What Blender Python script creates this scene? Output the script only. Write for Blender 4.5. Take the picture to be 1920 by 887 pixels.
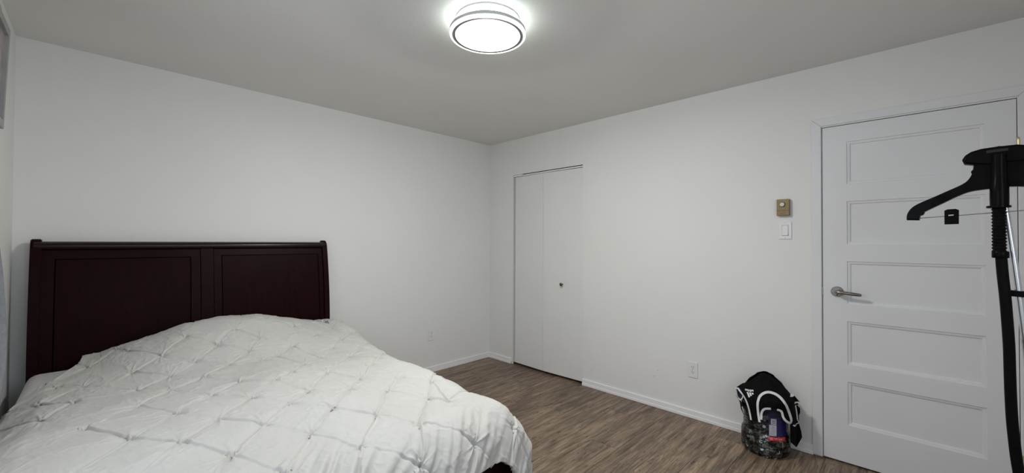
import bpy, bmesh, math, random
import numpy as np
from mathutils import Vector, Matrix

for o in list(bpy.data.objects):
    bpy.data.objects.remove(o, do_unlink=True)
SC = bpy.context.scene
COL = SC.collection
random.seed(7)

# ------------------------------------------------------------------ camera
YAW, PITCH, ROLL, FPX = 0.7933, 0.0126, 0.0044, 762.0
CAM = np.array([-3.1685, -3.4791, 1.3283])
cF = np.array([math.sin(YAW)*math.cos(PITCH), math.cos(YAW)*math.cos(PITCH), math.sin(PITCH)])
cR0 = np.array([math.cos(YAW), -math.sin(YAW), 0.0])
cU0 = np.cross(cR0, cF)
cR = math.cos(ROLL)*cR0+math.sin(ROLL)*cU0
cU = -math.sin(ROLL)*cR0+math.cos(ROLL)*cU0
cd = bpy.data.cameras.new('camera')
cd.sensor_fit = 'HORIZONTAL'
cd.sensor_width = 36.0
cd.lens = FPX/1920*36.0
cd.clip_start = 0.05
cam = bpy.data.objects.new('camera', cd)
COL.objects.link(cam)
cam.matrix_world = Matrix(((cR[0], cU[0], -cF[0], CAM[0]), (cR[1], cU[1], -cF[1], CAM[1]),
                           (cR[2], cU[2], -cF[2], CAM[2]), (0, 0, 0, 1)))
SC.camera = cam

# ------------------------------------------------------------------ world, exposure, daylight
SC.view_settings.view_transform = 'Standard'
SC.view_settings.look = 'None'
SC.view_settings.gamma = 1.0
SC.view_settings.use_curve_mapping = False
SC.view_settings.exposure = 0.17
w = bpy.data.worlds.new('sky')
SC.world = w
w.use_nodes = True
w.node_tree.nodes['Background'].inputs[0].default_value = (0.70, 0.80, 0.97, 1)
w.node_tree.nodes['Background'].inputs[1].default_value = 1.0
LAMP_POWER = 20.5
LAMP_FILL_POWER = 13.0
al = bpy.data.lights.new('window_daylight', 'AREA')
al.shape = 'RECTANGLE'
al.size = 1.5
al.size_y = 1.15
al.energy = 18.0
al.color = (0.85, 0.92, 1.0)
alo = bpy.data.objects.new('window_daylight', al)
COL.objects.link(alo)
alo.location = (-2.45, -4.68, 1.72)
alo.rotation_euler = (math.radians(64), 0, 0)

al2 = bpy.data.lights.new('side_window_daylight', 'AREA')
al2.shape = 'RECTANGLE'; al2.size = 1.15; al2.size_y = 1.15; al2.energy = 7.5; al2.color = (0.85, 0.92, 1.0)
alo2 = bpy.data.objects.new('side_window_daylight', al2)
COL.objects.link(alo2)
alo2.location = (-3.83, -2.35, 1.70)
alo2.rotation_euler = (0, math.radians(-62), 0)

# ------------------------------------------------------------------ helpers
def link(o):
    COL.objects.link(o)
    return o

def tag(o, label=None, cat=None, group=None, kind=None):
    if label: o['label'] = label
    if cat: o['category'] = cat
    if group: o['group'] = group
    if kind: o['kind'] = kind
    return o

def empty(name, loc, rotz=0.0):
    o = bpy.data.objects.new(name, None)
    o.empty_display_size = 0.05
    o.location = loc
    o.rotation_euler = (0, 0, rotz)
    return link(o)

def obj(name, bm, mat, parent=None, loc=None, smooth=None, world=True):
    """bm holds WORLD coordinates unless loc is given (then local to loc)."""
    me = bpy.data.meshes.new(name)
    bmesh.ops.recalc_face_normals(bm, faces=bm.faces[:])
    bm.to_mesh(me)
    bm.free()
    me.materials.append(mat)
    o = bpy.data.objects.new(name, me)
    link(o)
    if loc is not None:
        o.location = loc
    if parent is not None:
        o.parent = parent
        if world:
            pm = Matrix.LocRotScale(parent.location, parent.rotation_euler, None)
            if parent.parent is not None:
                g = parent.parent
                pm = Matrix.LocRotScale(g.location, g.rotation_euler, None) @ pm
            me.transform(pm.inverted())
    if smooth is not None:
        me.shade_smooth()
        if smooth < 180:
            try:
                me.set_sharp_from_angle(angle=math.radians(smooth))
            except Exception:
                pass
    return o

def centre(o, base=True):
    """move the origin of an un-parented mesh to the centre of its base"""
    me = o.data
    cs = np.array([v.co[:] for v in me.vertices])
    c = (cs.min(0)+cs.max(0))/2
    if base: c[2] = cs[:, 2].min()
    me.transform(Matrix.Translation(-Vector(c)))
    o.location = Vector(o.location)+Vector(c)
    return o

def box(bm, x0, x1, y0, y1, z0, z1, bev=0.0, seg=2):
    vs = [bm.verts.new(p) for p in ((x0,y0,z0),(x1,y0,z0),(x1,y1,z0),(x0,y1,z0),(x0,y0,z1),(x1,y0,z1),(x1,y1,z1),(x0,y1,z1))]
    fs = [bm.faces.new([vs[i] for i in f]) for f in ((0,3,2,1),(4,5,6,7),(0,1,5,4),(1,2,6,5),(2,3,7,6),(3,0,4,7))]
    if bev > 0:
        es = list({e for f in fs for e in f.edges})
        bmesh.ops.bevel(bm, geom=es, offset=bev, segments=seg, affect='EDGES', profile=0.5)

def B(*a, **k):
    bm = bmesh.new()
    box(bm, *a, **k)
    return bm

def lathe(bm, prof, c, axis=(0,0,1), n=48, cap0=True, cap1=True):
    ax = Vector(axis).normalized()
    t = Vector((1,0,0)) if abs(ax.x) < .9 else Vector((0,1,0))
    u = (t-ax*t.dot(ax)).normalized(); v = ax.cross(u)
    c = Vector(c); rings = []
    for r, h in prof:
        rings.append([bm.verts.new(c+ax*h+(u*math.cos(2*math.pi*k/n)+v*math.sin(2*math.pi*k/n))*max(r,1e-5)) for k in range(n)])
    for a, b in zip(rings, rings[1:]):
        for k in range(n):
            bm.faces.new((a[k], a[(k+1)%n], b[(k+1)%n], b[k]))
    if cap0: bm.faces.new(rings[0][::-1])
    if cap1: bm.faces.new(rings[-1])

def tube(bm, pts, rad, n=12, flat=1.0):
    pts = [Vector(p) for p in pts]
    rings = []; u = None
    for i, p in enumerate(pts):
        t = (pts[min(i+1, len(pts)-1)]-pts[max(i-1, 0)]).normalized()
        if u is None:
            a = Vector((0,0,1)) if abs(t.z) < .9 else Vector((1,0,0))
            u = (a-t*a.dot(t)).normalized()
        else:
            u = (u-t*u.dot(t)).normalized()
        v = t.cross(u)
        r = rad[i] if isinstance(rad, (list, tuple)) else rad
        rings.append([bm.verts.new(p+(u*math.cos(2*math.pi*k/n)*flat+v*math.sin(2*math.pi*k/n))*r) for k in range(n)])
    for a, b in zip(rings, rings[1:]):
        for k in range(n):
            bm.faces.new((a[k], a[(k+1)%n], b[(k+1)%n], b[k]))
    bm.faces.new(rings[0][::-1]); bm.faces.new(rings[-1])

def smoothpts(pts, n=8):
    P = [np.array(p, float) for p in pts]
    P = [2*P[0]-P[1]]+P+[2*P[-1]-P[-2]]
    out = []
    for i in range(1, len(P)-2):
        for k in range(n):
            t = k/n
            out.append(.5*((2*P[i])+(-P[i-1]+P[i+1])*t+(2*P[i-1]-5*P[i]+4*P[i+1]-P[i+2])*t*t+(-P[i-1]+3*P[i]-3*P[i+1]+P[i+2])*t**3))
    out.append(P[-2])
    return [tuple(p) for p in out]

# ------------------------------------------------------------------ materials
def mat(name, col, rough=.5, metal=0.0, spec=.5, **kw):
    m = bpy.data.materials.new(name)
    m.use_nodes = True
    b = m.node_tree.nodes['Principled BSDF']
    b.inputs['Base Color'].default_value = (*col, 1)
    b.inputs['Roughness'].default_value = rough
    b.inputs['Metallic'].default_value = metal
    b.inputs['Specular IOR Level'].default_value = spec
    for k, v in kw.items():
        b.inputs[k.replace('_', ' ')].default_value = v
    return m

def N(m, t, **kw):
    n = m.node_tree.nodes.new(t)
    for k, v in kw.items():
        setattr(n, k, v)
    return n

def L(m, a, b):
    m.node_tree.links.new(a, b)

def noisy(m, col, col2, scale=6.0, detail=5, bump=0.0, bscale=120.0, bdist=.002, stretch=(1,1,1), lo=.35, hi=.65):
    b = m.node_tree.nodes['Principled BSDF']
    tc = N(m, 'ShaderNodeTexCoord'); mp = N(m, 'ShaderNodeMapping')
    mp.inputs['Scale'].default_value = stretch
    L(m, tc.outputs['Object'], mp.inputs['Vector'])
    n = N(m, 'ShaderNodeTexNoise'); n.inputs['Scale'].default_value = scale; n.inputs['Detail'].default_value = detail
    L(m, mp.outputs[0], n.inputs['Vector'])
    r = N(m, 'ShaderNodeValToRGB')
    r.color_ramp.elements[0].position = lo; r.color_ramp.elements[0].color = (*col, 1)
    r.color_ramp.elements[1].position = hi; r.color_ramp.elements[1].color = (*col2, 1)
    L(m, n.outputs['Fac'], r.inputs['Fac']); L(m, r.outputs['Color'], b.inputs['Base Color'])
    if bump:
        n2 = N(m, 'ShaderNodeTexNoise'); n2.inputs['Scale'].default_value = bscale; n2.inputs['Detail'].default_value = 3
        L(m, mp.outputs[0], n2.inputs['Vector'])
        bp = N(m, 'ShaderNodeBump'); bp.inputs['Strength'].default_value = bump; bp.inputs['Distance'].default_value = bdist
        L(m, n2.outputs['Fac'], bp.inputs['Height']); L(m, bp.outputs[0], b.inputs['Normal'])
    return m

M_wall = noisy(mat('wall_paint', (.7,.7,.69), .62, spec=.3), (.775,.772,.75), (.79,.787,.768), 1.6, 3, bump=.25, bscale=170)
M_ceil = noisy(mat('ceiling_paint', (.6,.6,.58), .85, spec=.1), (.78,.764,.74), (.80,.784,.76), 2.0, 3, bump=.35, bscale=120)
M_trim = noisy(mat('trim_paint', (.76,.76,.76), .38), (.84,.84,.84), (.87,.87,.87), 5, 3)
M_door = noisy(mat('door_paint', (.70,.70,.71), .45, spec=.4), (.745,.745,.76), (.76,.76,.775), 3, 3, bump=.08, bscale=220)
M_closet = noisy(mat('closet_door_paint', (.7,.7,.69), .58, spec=.3), (.755,.753,.735), (.77,.768,.75), 3, 3, bump=.1, bscale=200)
M_dark = mat('dark_void', (.02,.02,.02), .9)
M_closetin = mat('closet_interior', (.025,.025,.025), .95, spec=.1)
M_nickel = noisy(mat('satin_nickel', (.5,.47,.44), .28, metal=1.0), (.24,.215,.195), (.34,.31,.285), 30, 2)
M_brass = noisy(mat('brass', (.75,.62,.35), .35, metal=.9), (.70,.60,.34), (.82,.72,.46), 40, 2)
M_gold = noisy(mat('brushed_gold_plastic', (.2,.14,.06), .45, metal=.35), (.19,.135,.06), (.26,.19,.09), 4, 5, stretch=(1,30,30))
M_plate = noisy(mat('white_plastic', (.78,.78,.77), .3), (.76,.76,.75), (.79,.79,.78), 10, 2)
M_wood = noisy(mat('mahogany', (.018,.006,.007), .42, spec=.06), (.0070,.0016,.0019), (.0160,.0034,.0040), 5, 8, stretch=(1,12,12), lo=.25, hi=.8)
M_woodp = noisy(mat('mahogany_panel', (.018,.006,.007), .45, spec=.05), (.0068,.0015,.0020), (.0155,.0031,.0038), 4, 8, stretch=(14,14,1.2), lo=.25, hi=.8)
M_rail = noisy(mat('mahogany_rail', (.018,.006,.007), .25, spec=.35), (.0070,.0016,.0019), (.0160,.0034,.0040), 5, 8, stretch=(1,12,12), lo=.25, hi=.8)
M_groove = noisy(mat('shade_dark_backing', (.004,.0015,.002), .8, spec=.0), (.0015,.0006,.0007), (.003,.001,.0012), 5, 3)  # backing board coloured darker so the gaps between frames read as shade
M_duvet = noisy(mat('white_cotton', (.82,.82,.80), .75, spec=.2, Sheen_Weight=.12), (.52,.512,.485), (.545,.542,.522), 3, 4, bump=.12, bscale=90, bdist=.004)
M_sheet = noisy(mat('mattress_cloth', (.5,.5,.5), .8, spec=.2), (.56,.555,.56), (.62,.61,.62), 6, 4, bump=.3, bscale=40, bdist=.006)
M_curt = noisy(mat('grey_curtain', (.3,.31,.33), .9, spec=.1), (.25,.26,.285), (.30,.31,.335), 60, 6, bump=.3, bscale=500, bdist=.001)
M_pframe = noisy(mat('grey_picture_frame', (.3,.3,.3), .45), (.30,.305,.30), (.36,.36,.355), 12, 4)
M_art = noisy(mat('picture_print', (.4,.3,.3), .3), (.40,.37,.36), (.18,.12,.13), 7, 3)
M_blk = noisy(mat('black_gloss_plastic', (.008,.008,.009), .26, spec=.06), (.0035,.0035,.004), (.005,.005,.0055), 20, 2)
M_blkm = noisy(mat('black_matte_plastic', (.01,.01,.011), .45, spec=.05), (.004,.004,.0045), (.006,.006,.0065), 60, 3)
M_steel = noisy(mat('steel_rod', (.4,.4,.42), .3, metal=1.0), (.34,.34,.36), (.45,.45,.47), 20, 2)
M_pole = noisy(mat('silver_pole', (.72,.74,.78), .22, metal=.85), (.68,.70,.74), (.78,.80,.84), 8, 2)
M_jer = noisy(mat('black_jersey', (.006,.006,.007), .85, spec=.08), (.0035,.0035,.004), (.006,.006,.007), 25, 4, bump=.2, bscale=600, bdist=.0008)
M_jerin = noisy(mat('dark_lining', (.012,.010,.018), .85, spec=.2), (.012,.010,.016), (.022,.018,.032), 25, 4)
M_trimw = noisy(mat('white_piping', (.75,.75,.76), .7), (.70,.70,.71), (.80,.80,.81), 30, 3)
M_label = noisy(mat('navy_label', (.02,.02,.10), .35), (.018,.016,.085), (.03,.025,.14), 30, 3)
M_red = noisy(mat('red_label_band', (.5,.03,.03), .35), (.45,.02,.025), (.62,.05,.05), 30, 2)
M_lwhite = noisy(mat('label_white', (.6,.6,.64), .4), (.52,.52,.58), (.66,.66,.70), 60, 3)
M_ink = mat('label_ink', (.12,.12,.16), .5)
M_cap = noisy(mat('blue_cap', (.04,.10,.3), .4), (.03,.08,.26), (.05,.12,.34), 20, 2)

# coins: random metal colour per island
M_coin = mat('coins', (.4,.38,.34), .35, metal=.85)
def _():
    g = N(M_coin, 'ShaderNodeNewGeometry'); r = N(M_coin, 'ShaderNodeValToRGB')
    r.color_ramp.elements[0].color = (.12,.085,.055,1); r.color_ramp.elements[1].color = (.75,.76,.70,1)
    e = r.color_ramp.elements.new(.5); e.color = (.22,.21,.19,1)
    L(M_coin, g.outputs['Random Per Island'], r.inputs['Fac'])
    L(M_coin, r.outputs['Color'], M_coin.node_tree.nodes['Principled BSDF'].inputs['Base Color'])
_()

# clear bottle plastic: thin wall, tinted see-through + reflection
M_glass = bpy.data.materials.new('clear_blue_plastic'); M_glass.use_nodes = True
def _():
    nt = M_glass.node_tree; nt.nodes.clear()
    out = N(M_glass, 'ShaderNodeOutputMaterial'); mx = N(M_glass, 'ShaderNodeMixShader')
    tr = N(M_glass, 'ShaderNodeBsdfTransparent'); tr.inputs[0].default_value = (.74,.78,.81,1)
    gl = N(M_glass, 'ShaderNodeBsdfGlossy'); gl.inputs['Roughness'].default_value = .12
    lw = N(M_glass, 'ShaderNodeLayerWeight'); lw.inputs['Blend'].default_value = .25
    L(M_glass, lw.outputs['Fresnel'], mx.inputs[0]); L(M_glass, tr.outputs[0], mx.inputs[1]); L(M_glass, gl.outputs[0], mx.inputs[2])
    L(M_glass, mx.outputs[0], out.inputs[0])
_()
M_pane = bpy.data.materials.new('window_glass'); M_pane.use_nodes = True
def _():
    nt = M_pane.node_tree; nt.nodes.clear()
    out = N(M_pane, 'ShaderNodeOutputMaterial'); mx = N(M_pane, 'ShaderNodeMixShader'); mx.inputs[0].default_value = .06
    tr = N(M_pane, 'ShaderNodeBsdfTransparent'); gl = N(M_pane, 'ShaderNodeBsdfGlossy'); gl.inputs['Roughness'].default_value = .02
    L(M_pane, tr.outputs[0], mx.inputs[1]); L(M_pane, gl.outputs[0], mx.inputs[2]); L(M_pane, mx.outputs[0], out.inputs[0])
_()
def emit(name, col, s):
    m = bpy.data.materials.new(name); m.use_nodes = True
    b = m.node_tree.nodes['Principled BSDF']
    b.inputs['Base Color'].default_value = (.9,.9,.9,1)
    b.inputs['Emission Color'].default_value = (*col, 1); b.inputs['Emission Strength'].default_value = s
    return m
M_diff = emit('lamp_diffuser', (.97,1.0,.99), 1.6)
M_rim = emit('lamp_glowing_rim', (.96,1.0,.98), 1.15)
M_back = emit('lamp_back_glow', (.86,1.0,.94), 8.0)
M_lgrey = noisy(mat('lamp_grey_ring', (.45,.44,.44), .5), (.60,.59,.59), (.65,.64,.64), 10, 2)

# laminate plank: grain runs along local X, every board its own shift and tone
M_floor = mat('laminate_board', (.12,.09,.07), .42, spec=.4)
def _():
    m = M_floor; b = m.node_tree.nodes['Principled BSDF']
    tc = N(m, 'ShaderNodeTexCoord'); oi = N(m, 'ShaderNodeObjectInfo')
    ad = N(m, 'ShaderNodeVectorMath', operation='ADD')
    sc = N(m, 'ShaderNodeVectorMath', operation='SCALE')
    cx = N(m, 'ShaderNodeCombineXYZ')
    L(m, oi.outputs['Random'], cx.inputs[0]); L(m, oi.outputs['Random'], cx.inputs[1]); L(m, oi.outputs['Random'], cx.inputs[2])
    L(m, cx.outputs[0], sc.inputs[0]); sc.inputs['Scale'].default_value = 37.0
    L(m, tc.outputs['Object'], ad.inputs[0]); L(m, sc.outputs[0], ad.inputs[1])
    def nz(st, scale, det, dist=0.0):
        mp = N(m, 'ShaderNodeMapping'); mp.inputs['Scale'].default_value = st
        L(m, ad.outputs[0], mp.inputs['Vector'])
        n = N(m, 'ShaderNodeTexNoise'); n.inputs['Scale'].default_value = scale; n.inputs['Detail'].default_value = det
        n.inputs['Distortion'].default_value = dist; n.inputs['Roughness'].default_value = .62
        L(m, mp.outputs[0], n.inputs['Vector']); return n
    n1 = nz((1.3,13,1), 2.4, 8, .6)
    n2 = nz((3,60,1), 3.0, 5)
    n3 = nz((5.5,26,1), 1.6, 6, 1.6)
    r1 = N(m, 'ShaderNodeValToRGB')
    for e, p, c in zip(r1.color_ramp.elements, (.30,.72), ((.078,.052,.034,1),(.42,.31,.215,1))):
        e.position = p; e.color = c
    e = r1.color_ramp.elements.new(.52); e.color = (.25,.18,.125,1)
    L(m, n1.outputs['Fac'], r1.inputs['Fac'])
    r2 = N(m, 'ShaderNodeValToRGB')
    r2.color_ramp.elements[0].position = .34; r2.color_ramp.elements[0].color = (.50,.48,.46,1)
    r2.color_ramp.elements[1].position = .65; r2.color_ramp.elements[1].color = (1.08,1.08,1.08,1)
    L(m, n2.outputs['Fac'], r2.inputs['Fac'])
    r3 = N(m, 'ShaderNodeValToRGB')
    r3.color_ramp.elements[0].position = .335; r3.color_ramp.elements[0].color = (.26,.22,.20,1)
    r3.color_ramp.elements[1].position = .425; r3.color_ramp.elements[1].color = (1,1,1,1)
    L(m, n3.outputs['Fac'], r3.inputs['Fac'])
    m1 = N(m, 'ShaderNodeMixRGB', blend_type='MULTIPLY'); m1.inputs[0].default_value = 1
    m2 = N(m, 'ShaderNodeMixRGB', blend_type='MULTIPLY'); m2.inputs[0].default_value = 1
    L(m, r1.outputs[0], m1.inputs[1]); L(m, r2.outputs[0], m1.inputs[2])
    L(m, m1.outputs[0], m2.inputs[1]); L(m, r3.outputs[0], m2.inputs[2])
    hs = N(m, 'ShaderNodeHueSaturation'); L(m, m2.outputs[0], hs.inputs['Color'])
    mr = N(m, 'ShaderNodeMapRange'); mr.inputs['To Min'].default_value = .82; mr.inputs['To Max'].default_value = 1.18
    L(m, oi.outputs['Random'], mr.inputs['Value']); L(m, mr.outputs[0], hs.inputs['Value'])
    L(m, hs.outputs[0], b.inputs['Base Color'])
    bp = N(m, 'ShaderNodeBump'); bp.inputs['Strength'].default_value = .25; bp.inputs['Distance'].default_value = .001
    L(m, n2.outputs['Fac'], bp.inputs['Height']); L(m, bp.outputs[0], b.inputs['Normal'])
_()

# ------------------------------------------------------------------ room shell
H = 2.44
XL, YF_ = -3.50, -4.35      # left wall plane, front wall plane (behind the camera)
def wall_cells(name, axis, plane, out, us, zs, holes, m):
    """wall in the plane axis=plane, thickness to `out`, grid us x zs, cells in holes left open"""
    bm = bmesh.new()
    for i in range(len(us)-1):
        for j in range(len(zs)-1):
            if (i, j) in holes: continue
            a0, a1 = sorted((plane, out))
            if axis == 'x': box(bm, a0, a1, us[i], us[i+1], zs[j], zs[j+1])
            else: box(bm, us[i], us[i+1], a0, a1, zs[j], zs[j+1])
    bmesh.ops.remove_doubles(bm, verts=bm.verts[:], dist=1e-5)
    dup = [f for f in bm.faces if all(len(e.link_faces) > 2 for e in f.edges)]
    o = obj(name, bm, m)
    return tag(o, kind='structure')

wall_cells('wall_back', 'y', 0.0, 0.12, [-3.62, 0.12], [0, H], [], M_wall)
# closet opening -1.285..-0.377, door opening -3.856..-3.076
wall_cells('wall_right', 'x', 0.0, 0.12, [-4.35, -3.858, -3.074, -1.286, -0.377, 0.0], [0, 2.056, 2.12, H],
           [(1,0),(3,0),(3,1)], M_wall)
wall_cells('wall_left', 'x', XL, XL-0.12, [-4.35, -3.0, -1.7, 0.0], [0, 1.0, 2.1, H], [(1,1)], M_wall)
wall_cells('wall_front', 'y', YF_, YF_-0.12, [-3.62, -3.25, -1.65, 0.12], [0, 1.0, 2.1, H], [(1,1)], M_wall)
tag(obj('ceiling', B(-3.62, 0.12, YF_-0.12, 0.12, H, H+.1), M_ceil), kind='structure')
tag(obj('trim_3', B(0.0, .012, -1.286, -.377, 2.0535, 2.12), M_wall), kind='structure')
# closet interior, painted near-black to stand in for shade behind the gaps
bm = bmesh.new()
box(bm, .70, .74, -1.40, -.26, 0, H); box(bm, .12, .74, -.30, -.26, 0, H); box(bm, .12, .74, -1.40, -1.36, 0, H); box(bm, .12, .74, -1.4, -.26, 2.30, 2.34)
tag(obj('wall_closet', bm, M_closetin), kind='structure')
tag(obj('wall_hall', B(.16, .20, -3.95, -2.98, 0, H), M_dark), kind='structure')

# floor: a base with separate laminate boards running along X
fl = tag(obj('floor', B(-3.62, .74, YF_-.12, .12, -.06, -.012), M_dark), kind='structure')
PW, PL = .193, 1.26
nrow = int(math.ceil((0-YF_)/PW))
plank_cache = {}
offs = [0.0,.47,.83,.21,.66,1.02,.35,.9,.12,.58,1.1,.3]
for r in range(nrow):
    y1 = -.001-r*PW
    y0 = max(y1-PW, YF_)
    x = XL-offs[r % 12]
    while x < .115:
        a, b = max(x, XL), min(x+PL, .115)
        x += PL
        if b-a < .03: continue
        key = (round(b-a, 4), round(y1-y0, 4))
        hx, hy = (b-a)/2-.0005, (y1-y0)/2-.0005
        if key not in plank_cache:
            bm = bmesh.new()
            box(bm, -hx, hx, -hy, hy, -.012, 0.0)
            es = [e for e in bm.edges if all(v.co.z > -.001 for v in e.verts)]
            bmesh.ops.bevel(bm, geom=es, offset=.0016, segments=1, affect='EDGES')
            me = bpy.data.meshes.new('plank'); bm.to_mesh(me); bm.free(); me.materials.append(M_floor)
            plank_cache[key] = me
        o = bpy.data.objects.new('plank', plank_cache[key])
        link(o); o.parent = fl
        o.location = ((a+b)/2, (y0+y1)/2, 0.0)

# baseboards
def baseboard(name, segs):
    bm = bmesh.new()
    for x0, x1, y0, y1 in segs:
        box(bm, x0, x1, y0, y1, 0.001, .060, bev=.0025, seg=1)
        # small shoe at the bottom
        if abs(x1-x0) < abs(y1-y0): 
            box(bm, min(x0,x1)-.003 if x1 == 0 else x0, max(x0,x1) if x1 == 0 else x1+.003, y0, y1, 0.001, .022, bev=.001, seg=1)
    return tag(obj(name, bm, M_trim), kind='structure')
baseboard('baseboard_back', [(-3.5, 0.0, -.012, 0.0)])
baseboard('baseboard_right', [(-.012, 0.0, -.362, -.012), (-.012, 0.0, -3.031, -1.290), (-.012, 0, -4.35, -3.905)])
baseboard('baseboard_left', [(-3.5, -3.488, -4.35, -.012)])

# ------------------------------------------------------------------ closet bifold door (door_1)
d1 = tag(empty('door_1', (.03, -.83, 0)), kind='structure')
def slab(bm, p, q, th, z0, z1, bev=.002):
    """vertical board between plan points p and q, thickness th to the +x side"""
    p = Vector((*p, 0)); q = Vector((*q, 0)); t = (q-p).normalized(); n = Vector((-t.y, t.x, 0))
    if n.x < 0: n = -n
    vs = []
    for z in (z0, z1):
        for c in (p, q, q+n*th, p+n*th):
            vs.append(bm.verts.new((c.x, c.y, z)))
    fs = [bm.faces.new([vs[i] for i in f]) for f in ((0,1,2,3),(4,5,6,7),(0,1,5,4),(1,2,6,5),(2,3,7,6),(3,0,4,7))]
    bmesh.ops.bevel(bm, geom=list({e for f in fs for e in f.edges}), offset=bev, segments=1, affect='EDGES')
bm = bmesh.new(); slab(bm, (.010, -.400), (-.004, -.8045), .032, .022, 2.029)
obj('door_panel', bm, M_closet, d1)
bm = bmesh.new(); slab(bm, (-.004, -.8078), (.014, -1.2835), .032, .022, 2.029)
obj('door_panel', bm, M_closet, d1)
bm = bmesh.new(); lathe(bm, [(.006,0),(.006,.012),(.012,.018),(.0155,.024),(.0155,.029),(.010,.034),(.001,.036)], (.0045, -1.05, .915), (-1, 0, 0), 20)
obj('knob', bm, mat('dark_bronze_knob', (.12,.09,.06), .3, metal=.9), d1, smooth=40)
bm = bmesh.new(); box(bm, .004, .036, -1.284, -.379, 2.0335, 2.0455)
obj('track', bm, M_trim, d1)
bm = bmesh.new(); box(bm, .0125, .045, -.50, -.380, 2.0456, 2.0534)
obj('head_filler', bm, M_trim, d1)
bm = bmesh.new(); box(bm, .01, .04, -.393, -.379, .001, .020)
obj('floor_pivot', bm, M_steel, d1)

# ------------------------------------------------------------------ entry door (door_2), five recessed panels
d2 = tag(empty('door_2', (0.0, -3.466, 0)), kind='structure')
DY0, DY1 = -3.8495, -3.0815
PZ = [(.235,.494),(.598,.857),(.962,1.218),(1.321,1.581),(1.685,1.942)]
PY0, PY1 = -3.746, -3.199
ys = [DY0, PY0, PY1, DY1]
zs = [.010]+[z for p in PZ for z in p]+[2.0450]
bm = bmesh.new()
fx = -.001
for i in range(3):
    for j in range(len(zs)-1):
        if i == 1 and j % 2 == 1: continue
        box(bm, fx, .034, ys[i], ys[i+1], zs[j], zs[j+1])
bmesh.ops.remove_doubles(bm, verts=bm.verts[:], dist=1e-5)
bmesh.ops.delete(bm, geom=[f for f in bm.faces if all(len(e.link_faces) > 2 for e in f.edges)], context='FACES_ONLY')
obj('door_slab', bm, M_door, d2)
for z0, z1 in PZ:
    bm = bmesh.new()
    prof = [(0,0),(.0018,.0050),(.0070,.0052),(.0150,.0070),(.0168,.0125),(.024,.0125)]
    rings = []
    for ins, dp in prof:
        rings.append([bm.verts.new((fx+dp, y, z)) for y, z in ((PY0+ins,z0+ins),(PY1-ins,z0+ins),(PY1-ins,z1-ins),(PY0+ins,z1-ins))])
    for a, b in zip(rings, rings[1:]):
        for k in range(4): bm.faces.new((a[k], a[(k+1)%4], b[(k+1)%4], b[k]))
    bm.faces.new(rings[-1])
    bk = [bm.verts.new((.033, y, z)) for y, z in ((PY0,z0),(PY1,z0),(PY1,z1),(PY0,z1))]
    for k in range(4): bm.faces.new((rings[0][k], rings[0][(k+1)%4], bk[(k+1)%4], bk[k]))
    bm.faces.new(bk)
    obj('door_panel', bm, M_door, d2)
# lever handle
bm = bmesh.new(); lathe(bm, [(.031,0),(.031,.006),(.028,.010),(.012,.0105)], (-.001, -3.152, 1.032), (-1,0,0), 36)
dh = obj('door_handle', bm, M_nickel, d2, smooth=35)
bm = bmesh.new()
tube(bm, smoothpts([(-.008,-3.152,1.032),(-.038,-3.152,1.032),(-.050,-3.160,1.032),(-.053,-3.185,1.031),(-.052,-3.230,1.027),(-.050,-3.268,1.024)], 6),
     [.011]*7+[.0115]*6+[.0115]*6+[.0105]*6+[.0100,.0098,.0095,.009,.008,.006], n=16)
obj('lever', bm, M_nickel, dh, smooth=60)
bm = bmesh.new()
lathe(bm, [(.0035,0),(.0035,.003)], (-.0105,-3.152,1.012), (-1,0,0), 12)
obj('keyhole', bm, M_dark, dh)
obj('latch', B(-.006, .01, -3.0815, -3.0765, 1.005, 1.055), M_steel, d2)
for zc in (1.80, .255):
    bm = bmesh.new()
    for k in range(3):
        lathe(bm, [(.0075,0),(.0075,.028)], (-.008, -3.8555, zc-.045+k*.030), (0,0,1), 16)
    lathe(bm, [(.0075,0),(.006,.006),(.003,.010)], (-.008, -3.8555, zc+.045), (0,0,1), 16)
    obj('hinge', bm, M_brass, d2, smooth=40)
# jamb stop / casing
bm = bmesh.new()
def prism(poly, x0, x1, bev):
    a = [bm.verts.new((x0, y, z)) for y, z in poly]; b = [bm.verts.new((x1, y, z)) for y, z in poly]; n = len(poly)
    fs = [bm.faces.new((a[k], a[(k+1)%n], b[(k+1)%n], b[k])) for k in range(n)]+[bm.faces.new(a[::-1]), bm.faces.new(b)]
    bmesh.ops.bevel(bm, geom=list({e for f in fs for e in f.edges}), offset=bev, segments=1, affect='EDGES')
prism([(-3.0275,.008),(-3.0275,2.104),(-3.0765,2.0555),(-3.0765,.008)], -.014, -.0003, .0015)
prism([(-3.9050,.008),(-3.8560,.008),(-3.8560,2.0555),(-3.9050,2.104)], -.014, -.0003, .0015)
prism([(-3.0285,2.104),(-3.9040,2.104),(-3.8555,2.0560),(-3.0770,2.0560)], -.014, -.0003, .0015)
tag(obj('trim_1', bm, M_door), kind='structure')
bm = bmesh.new()
box(bm, -.004, .12, -3.0785, -3.0740, 0.004, 2.0505); box(bm, -.004, .12, -3.858, -3.8525, .004, 2.0505); box(bm, -.004, .12, -3.858, -3.074, 2.0495, 2.056)
tag(obj('trim_2', bm, M_trim), kind='structure')

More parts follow.
